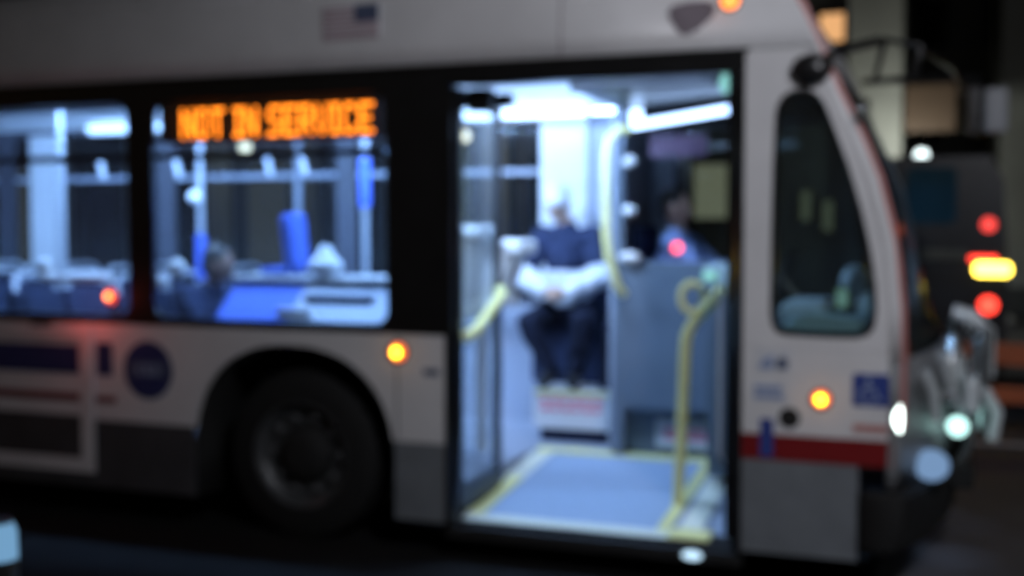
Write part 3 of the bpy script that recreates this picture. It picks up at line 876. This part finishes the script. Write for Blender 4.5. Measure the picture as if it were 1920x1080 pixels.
# ---- driver compartment
part("driver_platform", "part", bus, ((1.455, 1.505, .31),(2.75, YF-.045, .62)))
part("platform_riser", "lining", bus, ((1.72,1.485,.405),(2.12,1.502,.575)))
for k in range(2): part("riser_print", "redprint", bus, ((1.77,1.479,.455+k*.045),(2.07-.04*k,1.484,.478+k*.045)))
part("driver_partition", "part", bus, ((1.465,1.40,.64),(2.36,1.44,1.56)), bevel=.012)
part("partition_post", "part", bus, ((1.465,1.395,.36),(1.53,1.45,2.50)), bevel=.01)
for z in (2.17,1.87,1.585): MB().ball((1.575,1.36,z),(.045 if z>1.6 else .07,.03,.035),12).build("post_clamp", "shell", bus, True)
pts = [(1.46,.62),(1.46,2.60)]
MB().prism([(1.42,1.46,.36),(1.42,YF-.045,.36),(1.42,YF-.045,2.60),(1.42,1.80,2.62),(1.42,1.62,2.57),(1.42,1.50,2.44),(1.42,1.46,2.25)], (.03,0,0)).build("rear_partition", "lining2", bus)
MB().tube([(1.60,1.30,2.36),(1.53,1.28,2.36),(1.475,1.26,2.30),(1.46,1.25,2.2),(1.46,1.25,1.75),(1.475,1.25,1.6),(1.53,1.24,1.42),(1.56,1.3,1.36)], .026, 10).build("grab_rail", "yellow", bus, True)
# farebox, stanchion
fb = part("farebox", "part", bus, ((2.15,.92,.36),(2.33,1.18,1.42)), bevel=.02)
part("farebox_head", "dash", fb, ((2.13,.90,1.425),(2.34,1.20,1.56)), bevel=.02)
part("farebox_display", "teal", fb, ((2.125,.892,1.475),(2.20,.899,1.525)))
MB().tube([(2.055,.62,zf(.62)),(2.09,.58,.8),(2.11,.52,1.1),(2.12,.50,1.19),(2.16,.48,1.27),(2.24,.45,1.35),(2.33,.42,1.455)], .030, 10).build("stanchion", "yellow", bus, True)
MB().tube([(2.16+.062*math.cos(a), .46, 1.40+.075*math.sin(a)) for a in [2*math.pi*k/18 for k in range(18)]], .018, 8, closed=True).build("ring_handle", "yellow", bus, True)
MB().ball((1.86,1.42,1.645),(.032,.02,.032),12).build("indicator_lamp", "smallred", bus, True)
# dash, steering wheel, driver seat
MB().prism([(2.62,.10,1.12),(2.62,.10,1.27),(2.80,.10,1.36),(3.10,.10,1.33),(3.16,.10,1.2),(3.16,.10,.75),(2.9,.10,.75)], (0,2.25,0)).build("dashboard", "dash", bus)
MB().ball((2.98,.45,1.50),(.07,.05,.085),14).build("dash_fan", "shell", bus, True)
part("dash_fan_stem", "black", bus, ((2.965,.44,1.33),(2.99,.46,1.43)))
part("dash_pod", "lining", bus, ((2.64,.25,1.32),(2.86,.8,1.40)), bevel=.03)
dm = part("dash_monitor", "black", bus, ((2.90,.30,1.33),(2.97,.36,1.48)))
part("dash_glow", "dash_glow", dm, ((2.908,.294,1.38),(2.962,.2995,1.47)))  # glowing panel added to brighten the dashboard
sw = MB().tube([(2.42+.08*math.cos(a), 1.95+.22*math.sin(a), 1.42+.20*math.cos(a)) for a in [2*math.pi*k/26 for k in range(26)]], .015, 8, closed=True).build("steering_wheel", "black", bus, True)
MB().tube([(2.42,1.95,1.42),(2.62,1.95,1.2)], .03, 8).build("column", "black", sw)
MB().tube([(2.42,1.73,1.42),(2.42,2.17,1.42)], .012, 6).build("spoke", "black", sw)
ds = bpy.data.objects.new("driver_seat", None); COL.objects.link(ds); ds.parent = bus
part("cushion", "seat", ds, ((1.56,1.70,1.00),(2.02,2.20,1.12)), bevel=.03)
part("backrest", "seat", ds, ((1.48,1.72,1.10),(1.57,2.18,1.78)), bevel=.03)
part("pedestal", "black", ds, ((1.65,1.8,.622),(1.92,2.1,.998)))

# ---- seats, benches, boxes
def seat(x, y, z, w=.44, m="seat", facing=1, rail=True, h=.62):
    s = bpy.data.objects.new("seat", None); COL.objects.link(s); s.parent = bus; s.location = (x, y, z)
    f = facing
    part("cushion", m, s, ((-.02*f,-w/2,.38),(.40*f,w/2,.45)), bevel=.02)
    MB().box((-.07,-w/2,.44),(.0,w/2,.40+h), .025, rot=Matrix.Rotation(R(-8*f),3,'Y'), piv=(0,0,.44)).build("backrest", m, s)
    MB().tube([(.1*f,-.1,0),(.15*f,-.1,.375)], .025, 8).build("leg", "pole", s)
    MB().tube([(.3*f,.1,0),(.25*f,.1,.375)], .025, 8).build("leg", "pole", s)
    if rail:
        zz = .42+h
        MB().tube([(-.10*f,-w/2+.04,zz-.1),(-.115*f,-w/2+.04,zz+.05),(-.12*f,-w/2+.10,zz+.075),(-.12*f,w/2-.1,zz+.075),(-.115*f,w/2-.04,zz+.05),(-.1*f,w/2-.04,zz-.1)], .018, 8).build("grab_rail", "pole", s, True)
    return s
seat(-1.22,.38,.35); seat(-1.22,.86,.35)
seat(-2.02,.38,.35, rail=True); seat(-2.02,.86,.35)
for x in (-2.8,-3.6,-4.4): seat(x,.38,.35); seat(x,.86,.35)
for x in (-1.6,-2.4,-3.2,-4.0,-4.8): seat(x,2.18,.35); seat(x,1.72,.35)
# near wheel box with the rear-facing blue seat on it
MB().prism([(-.64,.10,1.14),(-.64,.46,1.44),(-.64,.78,1.44),(-.64,.78,1.14)], (.485,0,0)).build("wheel_box", "seatblue", bus)
MB().prism([(-.15,.10,1.14),(-.15,.46,1.44),(-.15,.78,1.44),(-.15,.78,1.14)], (.65,0,0)).build("wheel_box", "lining2", bus)
part("box_grille", "seat", bus, ((-.10,.32,1.325),(.34,.40,1.375)), bevel=.01)
part("box_top", "lining", bus, ((-.66,.42,1.443),(.51,.80,1.475)), bevel=.008)
bs = bpy.data.objects.new("seat", None); COL.objects.link(bs); bs.parent = bus; bs.location = (-.33,.58,1.476)
part("cushion", "seatblue", bs, ((-.20,-.06,0),(.0,.14,.05)), bevel=.02)
MB().box((-.025,-.06,.03),(.055,.14,.375), .03, rot=Matrix.Rotation(R(-6),3,'Y'), piv=(0,0,.03)).build("backrest", "seatblue", bs)
# seat-back handles seen as pale knobs
for x, y, z, r in ((-.965,.30,1.515,.06),(-1.075,.28,1.435,.048),(-1.955,.28,1.50,.07)):
    k = MB().ball((x,y,z),(r,.03,r*1.05),14).build("seat_knob", "shell", bus, True)
MB().tube([(-1.95,.26,1.455),(-1.43,.26,1.455)], .028, 10).build("seat_rail", "shell", bus, True)
# pale priority seats behind the left door leaf
def shell_seat(x, y, z, tilt, h, w):
    s = bpy.data.objects.new("seat", None); COL.objects.link(s); s.parent = bus; s.location = (x, y, z)
    MB().box((-.07,-.16,0),(.07,.16,h), .045, rot=Matrix.Rotation(R(tilt),3,'Y'), piv=(0,0,0)).build("backrest", "shell", s)
    top = Matrix.Rotation(R(tilt),3,'Y') @ Vector((0,0,h))
    MB().box((top.x-w/2,-.17,top.z-.07),(top.x+w/2,.17,top.z+.02), .03).build("headrest", "shell", s)
    MB().box((-.30,-.2,-.09),(.08,.2,-.005), .03).build("cushion", "shell", s)
    MB().tube([(-.1,0,-.09),(-.1,0,.35-z)], .04, 10).build("pedestal", "pole", s)
    return s
shell_seat(.735,.78,1.34,4,.42,.26)
shell_seat(.785,1.14,1.36,20,.33,.20)
# side bench and step box where the passenger sits
part("step_box", "lining", bus, ((.84,1.66,.44),(1.40,2.45,.690)), bevel=.01)
part("step_edge", "yellow", bus, ((.85,1.645,.674),(1.395,1.658,.694)))
for k in range(2):
    for j in range(6): part("step_print", "redprint", bus, ((.90+j*.072,1.653,.56+k*.05),(.955+j*.072-.01*((j+k)%2),1.659,.59+k*.05)))
part("step_plinth", "seat", bus, ((.88,1.70,.352),(1.37,2.45,.438)))
part("side_bench", "seat", bus, ((.70,2.02,.695),(1.38,2.45,1.10)), bevel=.02)
part("bench_back", "seat", bus, ((.72,2.385,1.11),(1.38,2.455,1.55)), bevel=.02)
part("bench_end", "trousers", bus, ((1.25,1.80,.695),(1.385,2.02,1.10)), bevel=.015)
# stanchions through the saloon
def pole(x, y, clampz=None, sleeve=None):
    p = MB().tube([(x,y,.35),(x,y,2.785)], .020, 10).build("stanchion", "pole", bus, True)
    if clampz: MB().ball((x-.035,y,clampz),(.055,.045,.05),12).build("clamp", "shell", p, True)
    if sleeve: MB().tube([(x,y,sleeve[0]),(x,y,sleeve[1])], .034, 12).build("sleeve", "polebl", p, True)
    return p
pole(-1.29,1.0,1.97,(1.42,1.72)); pole(-.05,1.0,None,(1.90,2.20)); pole(-2.45,1.0); pole(-3.9,1.0)
MB().tube([(-6,.98,2.24),(.35,.98,2.24)], .017, 8).build("ceiling_rail", "pole", bus, True)
for x in (-1.47,-.76,-.50,-2.1):
    h = MB().tube([(x,.98,2.235),(x+.03,.98,2.10)], .020, 8).build("hand_strap", "pole", bus, True)

# ---- mirrors
mr = MB().tube([(2.83,.02,2.50),(2.90,-.05,2.56),(3.0,-.10,2.58),(3.12,-.12,2.60)], .022, 8).build("mirror_arm", "black", bus, True)
MB().ball((2.81,-.02,2.50),(.095,.05,.075),14).build("arm_mount", "black", mr, True)
lp = [(3.10,-.14,2.42),(3.14,-.14,2.60),(3.29,-.14,2.56),(3.27,-.14,2.43)]
MB().tube(lp, .018, 8, closed=True).build("mirror_loop", "black", mr, True)
MB().tube([(3.28,-.14,2.56),(3.42,.3,2.52),(3.48,1.2,2.50),(3.46,2.2,2.60)], .011, 8).build("cross_arm", "black", mr, True)
mf = MB().tube([(2.85,2.45,2.72),(3.2,2.55,2.74),(3.58,2.55,2.72)], .022, 8).build("mirror_arm", "black", bus, True)
MB().box((3.60,2.50,2.37),(3.745,2.60,2.66), .03).build("mirror_head", "mirror", mf)
part("mirror_back", "black", mf, ((3.50,2.52,2.36),(3.594,2.58,2.68)), bevel=.02)

# ---- bike rack folded up at the front
br = bpy.data.objects.new("bike_rack", None); COL.objects.link(br); br.parent = bus
for y in (.80, 1.30, 1.85):
    MB().tube([(3.44,y,.50),(3.52,y,.62),(3.56,y,.9),(3.56,y,1.16),(3.54,y,1.24),(3.50,y,1.27)], .022, 8).build("upright", "chrome", br, True)
for z, x in ((.74,3.535),(1.02,3.565),(1.26,3.52)):
    MB().tube([(x,.68,z),(x,1.95,z)], .018, 8).build("cross_bar", "chrome", br, True)
MB().tube([(3.45,.72,1.22),(3.43,.62,1.06),(3.49,.58,.84)], .024, 8).build("wheel_tray", "chrome", br, True)
MB().tube([(3.45,1.5,1.22),(3.42,1.5,1.0),(3.50,1.5,.66)], .024, 8).build("wheel_tray", "chrome", br, True)
MB().tube([(3.56,.75,1.27),(3.61,.75,1.25),(3.60,.75,1.0),(3.585,.75,.74)], .026, 8).build("support_hook", "chrome", br, True)
MB().tube([(3.45,.95,1.18),(3.47,.95,.95),(3.53,.95,.70)], .045, 10).build("wheel_tray", "alu", br, True)
MB().tube([(3.44,1.3,1.30),(3.53,1.3,1.28),(3.62,1.3,1.20),(3.62,1.3,.95)], .045, 10).build("support_hook", "alu", br, True)
part("rack_plate", "alu", br, ((3.50,.50,.86),(3.57,1.7,1.02)), bevel=.02)
MB().tube([(3.33,.12,1.10),(3.37,.16,1.0),(3.38,.20,.86)], .022, 8).build("latch_arm", "alu", br, True)
MB().tube([(3.40,.34,1.16),(3.44,.40,1.02),(3.46,.46,.92)], .026, 8).build("latch_arm", "alu", br, True)
MB().box((3.395,.30,.93),(3.455,.40,.99), .015).build("latch_block", "chrome", br)
MB().tube([(3.60,.72,.95),(3.66,.72,.84),(3.64,.72,.70)], .03, 8).build("tray_end", "alu", br, True)
part("pivot", "rubber", br, ((3.44,.70,.44),(3.56,2.0,.56)), bevel=.02)

# ================================================================== things inside the bus
bg_ = MB()
bg_.ball((0,0,.06),(.11,.09,.07),16); bg_.ball((.0,0,.12),(.055,.05,.07),14)
bgo = bg_.build("canvas_bag", "bag", None, True); bgo.location = (-.055,.50,1.478)
rm = bgo.modifiers.new("merge", 'REMESH'); rm.mode = 'VOXEL'; rm.voxel_size = .012; rm.use_smooth_shade = True
tag(bgo, "pale cloth bag on the wheel box behind the bus window", "bag")
pb = MB().box((-.12,.05,1.25),(.10,.098,1.315), .02).build("paper_parcel", "bag", None)
tag(pb, "small white parcel low against the window glass under the orange sign", "parcel")

# ================================================================== people
FOLDS = bpy.data.textures.new("folds", 'CLOUDS'); FOLDS.noise_scale = .075; FOLDS.noise_depth = 2
def person(label, j, mats, head_dir, cap=None, vox=.0085):
    """j: joints in world space. One continuous body, clothes and hair as children."""
    V = {k: Vector(v) for k, v in j.items()}
    hd = Vector(head_dir).normalized()
    b = MB()
    h = V['head']
    side = hd.cross(Vector((0,0,1))).normalized()
    rot = Matrix((side, hd, side.cross(hd))).transposed()
    b.ball(h, (.074,.094,.112), 20, rot)
    b.ball(h + hd*.03 - rot @ Vector((0,0,.055)), (.055,.062,.06), 16, rot)          # jaw
    b.ball(h + hd*.098 - rot @ Vector((0,0,.012)), (.014,.020,.026), 10, rot)         # nose
    for s in (-1, 1):
        b.ball(h + side*s*.076 - rot @ Vector((0,0,.008)), (.012,.022,.032), 10, rot)  # ear
    b.ball(h + hd*.086 - rot @ Vector((0,0,.058)), (.026,.012,.010), 10, rot)         # lips
    b.capsule(V['neck'], h - Vector((0,0,.06)), .056, .052)
    b.capsule(V['pelvis'], V['chest'], .12, .125); b.capsule(V['chest'], V['neck'], .11, .06)
    for s in ('l', 'r'):
        b.capsule(V['chest'] + Vector((0,0,.10)), V['sh_'+s], .08, .055)
        b.capsule(V['sh_'+s], V['el_'+s], .050, .040); b.capsule(V['el_'+s], V['wr_'+s], .040, .027)
        b.capsule(V['pelvis'], V['hip_'+s], .11, .085)
        b.capsule(V['hip_'+s], V['kn_'+s], .080, .055); b.capsule(V['kn_'+s], V['an_'+s], .055, .038)
        b.capsule(V['an_'+s], V['to_'+s], .038, .03)
        d = (V['ha_'+s] - V['wr_'+s]).normalized()
        up = Vector((0,0,1)); sd = d.cross(up).normalized(); nn = sd.cross(d)
        pm = V['wr_'+s] + d*.05
        b.ball(pm, .040, 12, None); b.capsule(V['wr_'+s], pm + d*.02, .028, .034)
        for q, (o, L) in enumerate(((-.03,.062),(-.010,.074),(.010,.070),(.03,.055))):
            k0 = pm + d*.028 + sd*o; k1 = k0 + d*L*.5; k2 = k1 + (d*.6 - nn*.8)*L*.5
            b.capsule(k0, k1, .0105, .0098, 8); b.capsule(k1, k2, .0098, .0085, 8)
        tb = pm - d*.01 + sd*(.038 if s == 'l' else -.038)
        b.capsule(tb, tb + (d*.7 + sd*(.5 if s == 'l' else -.5))*.05, .012, .010, 8)
    body = b.build("person", mats['skin'], None, True)
    r = body.modifiers.new("skin", 'REMESH'); r.mode = 'VOXEL'; r.voxel_size = vox; r.use_smooth_shade = True
    tag(body, label, "person")
    def cloth(bb, name, m, v=.011):
        o = bb.build(name, m, body, True)
        r = o.modifiers.new("cloth", 'REMESH'); r.mode = 'VOXEL'; r.voxel_size = v; r.use_smooth_shade = True
        if name not in ("shoe", "cap", "hair"):
            d = o.modifiers.new("folds", 'DISPLACE'); d.texture = FOLDS; d.strength = .045; d.mid_level = .45
            d.texture_coords = 'GLOBAL'
        return o
    b = MB()
    b.capsule(V['pelvis'] + Vector((0,0,.02)), V['chest'], .145, .155)
    b.capsule(V['chest'], V['neck'] - Vector((0,0,.035)), .135, .078)
    for s in ('l', 'r'): b.capsule(V['chest'] + Vector((0,0,.09)), V['sh_'+s], .10, .077)
    cloth(b, "jacket", mats['top'])
    for s in ('l', 'r'):
        b = MB()
        b.capsule(V['sh_'+s], V['el_'+s], .078, .064)
        cloth(b, "upper_sleeve", mats['top'])
        b = MB()
        b.capsule(V['el_'+s], V['wr_'+s].lerp(V['el_'+s], .06), .088 if 'hem' in mats else .066, .062)
        cloth(b, "sleeve", mats['sleeve'])
    if 'hem' in mats:
        hb = MB(); hb.capsule(V['pelvis'].lerp(V['chest'], .42) + Vector((0,-.012,0)), V['pelvis'].lerp(V['chest'], .62) + Vector((0,-.012,0)), .163, .165)
        cloth(hb, "pullover_hem", mats['hem'])
    b = MB()
    for s in ('l', 'r'):
        b.capsule(V['pelvis'], V['hip_'+s], .13, .105)
        b.capsule(V['hip_'+s], V['kn_'+s], .105, .078); b.capsule(V['kn_'+s], V['an_'+s] + Vector((0,0,.03)), .078, .06)
    cloth(b, "trousers", mats['legs'])
    for s in ('l', 'r'):
        b = MB(); f = V['to_'+s] - V['an_'+s]
        b.capsule(V['an_'+s] - Vector((0,0,.02)) - f*.25, V['to_'+s], .05, .042)
        b.capsule(V['an_'+s] + Vector((0,0,.03)), V['an_'+s], .055, .052)
        cloth(b, "shoe", 'shoe', .012)
    b = MB()
    if cap:
        b.ball(h + rot @ Vector((0,-.008,.045)), (.087,.104,.090), 20, rot)
        b.ball(h + rot @ Vector((0,.02,.03)), (.088,.10,.04), 18, rot)
        cloth(b, "cap", cap, .01)
    else:
        b.ball(h + rot @ Vector((0,-.022,.035)), (.083,.095,.092), 20, rot)
        b.ball(h + rot @ Vector((0,-.05,-.02)), (.072,.06,.075), 16, rot)
        cloth(b, "hair", 'hair', .01)
    for s in (-1, 1):
        MB().ball(h + hd*.085 + side*s*.030 + rot @ Vector((0,0,.008)), (.012,.008,.007), 8, rot).build("eye", "shoe", body)
    return body

# passenger on the side bench, facing the door
person("seated passenger in pale cap and navy jacket with pale sleeves facing the open bus door", dict(
    pelvis=(.95,2.12,1.20), chest=(.95,2.06,1.55), neck=(.94,2.05,1.795), head=(.90,1.99,1.935),
    sh_l=(1.13,2.06,1.705), sh_r=(.77,2.06,1.705), el_l=(1.22,1.90,1.44), el_r=(.70,1.90,1.43),
    wr_l=(1.04,1.80,1.35), wr_r=(.87,1.80,1.35), ha_l=(.97,1.76,1.33), ha_r=(.95,1.76,1.32),
    hip_l=(1.05,2.10,1.18), hip_r=(.85,2.10,1.18), kn_l=(1.17,1.74,1.14), kn_r=(.77,1.76,1.12),
    an_l=(1.09,1.78,.79), an_r=(.92,1.78,.79), to_l=(1.11,1.69,.74), to_r=(.90,1.69,.74)),
    dict(skin='skin', top='navy', sleeve='sleeve', legs='trousers', hem='sleeve'), (0.05,-1,-.35), cap='cap')
# driver, facing forward
person("bus driver in blue shirt seated behind the blue grey partition", dict(
    pelvis=(1.72,1.95,1.22), chest=(1.74,1.95,1.52), neck=(1.75,1.95,1.73), head=(1.73,1.94,1.90),
    sh_l=(1.75,2.13,1.68), sh_r=(1.76,1.77,1.68), el_l=(1.95,2.20,1.47), el_r=(1.95,1.70,1.47),
    wr_l=(2.20,2.10,1.50), wr_r=(2.20,1.78,1.50), ha_l=(2.33,2.12,1.53), ha_r=(2.33,1.77,1.53),
    hip_l=(1.75,2.05,1.19), hip_r=(1.75,1.85,1.19), kn_l=(2.15,2.08,1.20), kn_r=(2.15,1.82,1.20),
    an_l=(2.35,2.06,.76), an_r=(2.35,1.84,.76), to_l=(2.47,2.06,.68), to_r=(2.47,1.84,.68)),
    dict(skin='skin', top='shirt', sleeve='shirt', legs='trousers'), (1,-.1,-.05))
# passenger in dark jacket in the window under the sign
person("passenger in dark navy jacket seen low in the window under the orange sign", dict(
    pelvis=(-1.0,.60,.93), chest=(-.98,.58,1.22), neck=(-.92,.58,1.40), head=(-.86,.58,1.54),
    sh_l=(-.98,.77,1.34), sh_r=(-.98,.39,1.34), el_l=(-.82,.82,1.10), el_r=(-.82,.36,1.10),
    wr_l=(-.62-.05,.74,1.05), wr_r=(-.72,.44,1.05), ha_l=(-.64,.70,1.04), ha_r=(-.69,.48,1.04),
    hip_l=(-.98,.69,.90), hip_r=(-.98,.51,.90), kn_l=(-.72,.70,.90), kn_r=(-.72,.50,.90),
    an_l=(-.74,.70,.44), an_r=(-.74,.50,.44), to_l=(-.67,.70,.40), to_r=(-.67,.50,.40)),
    dict(skin='skin2', top='navy', sleeve='navy', legs='trousers'), (1,.1,-.25))
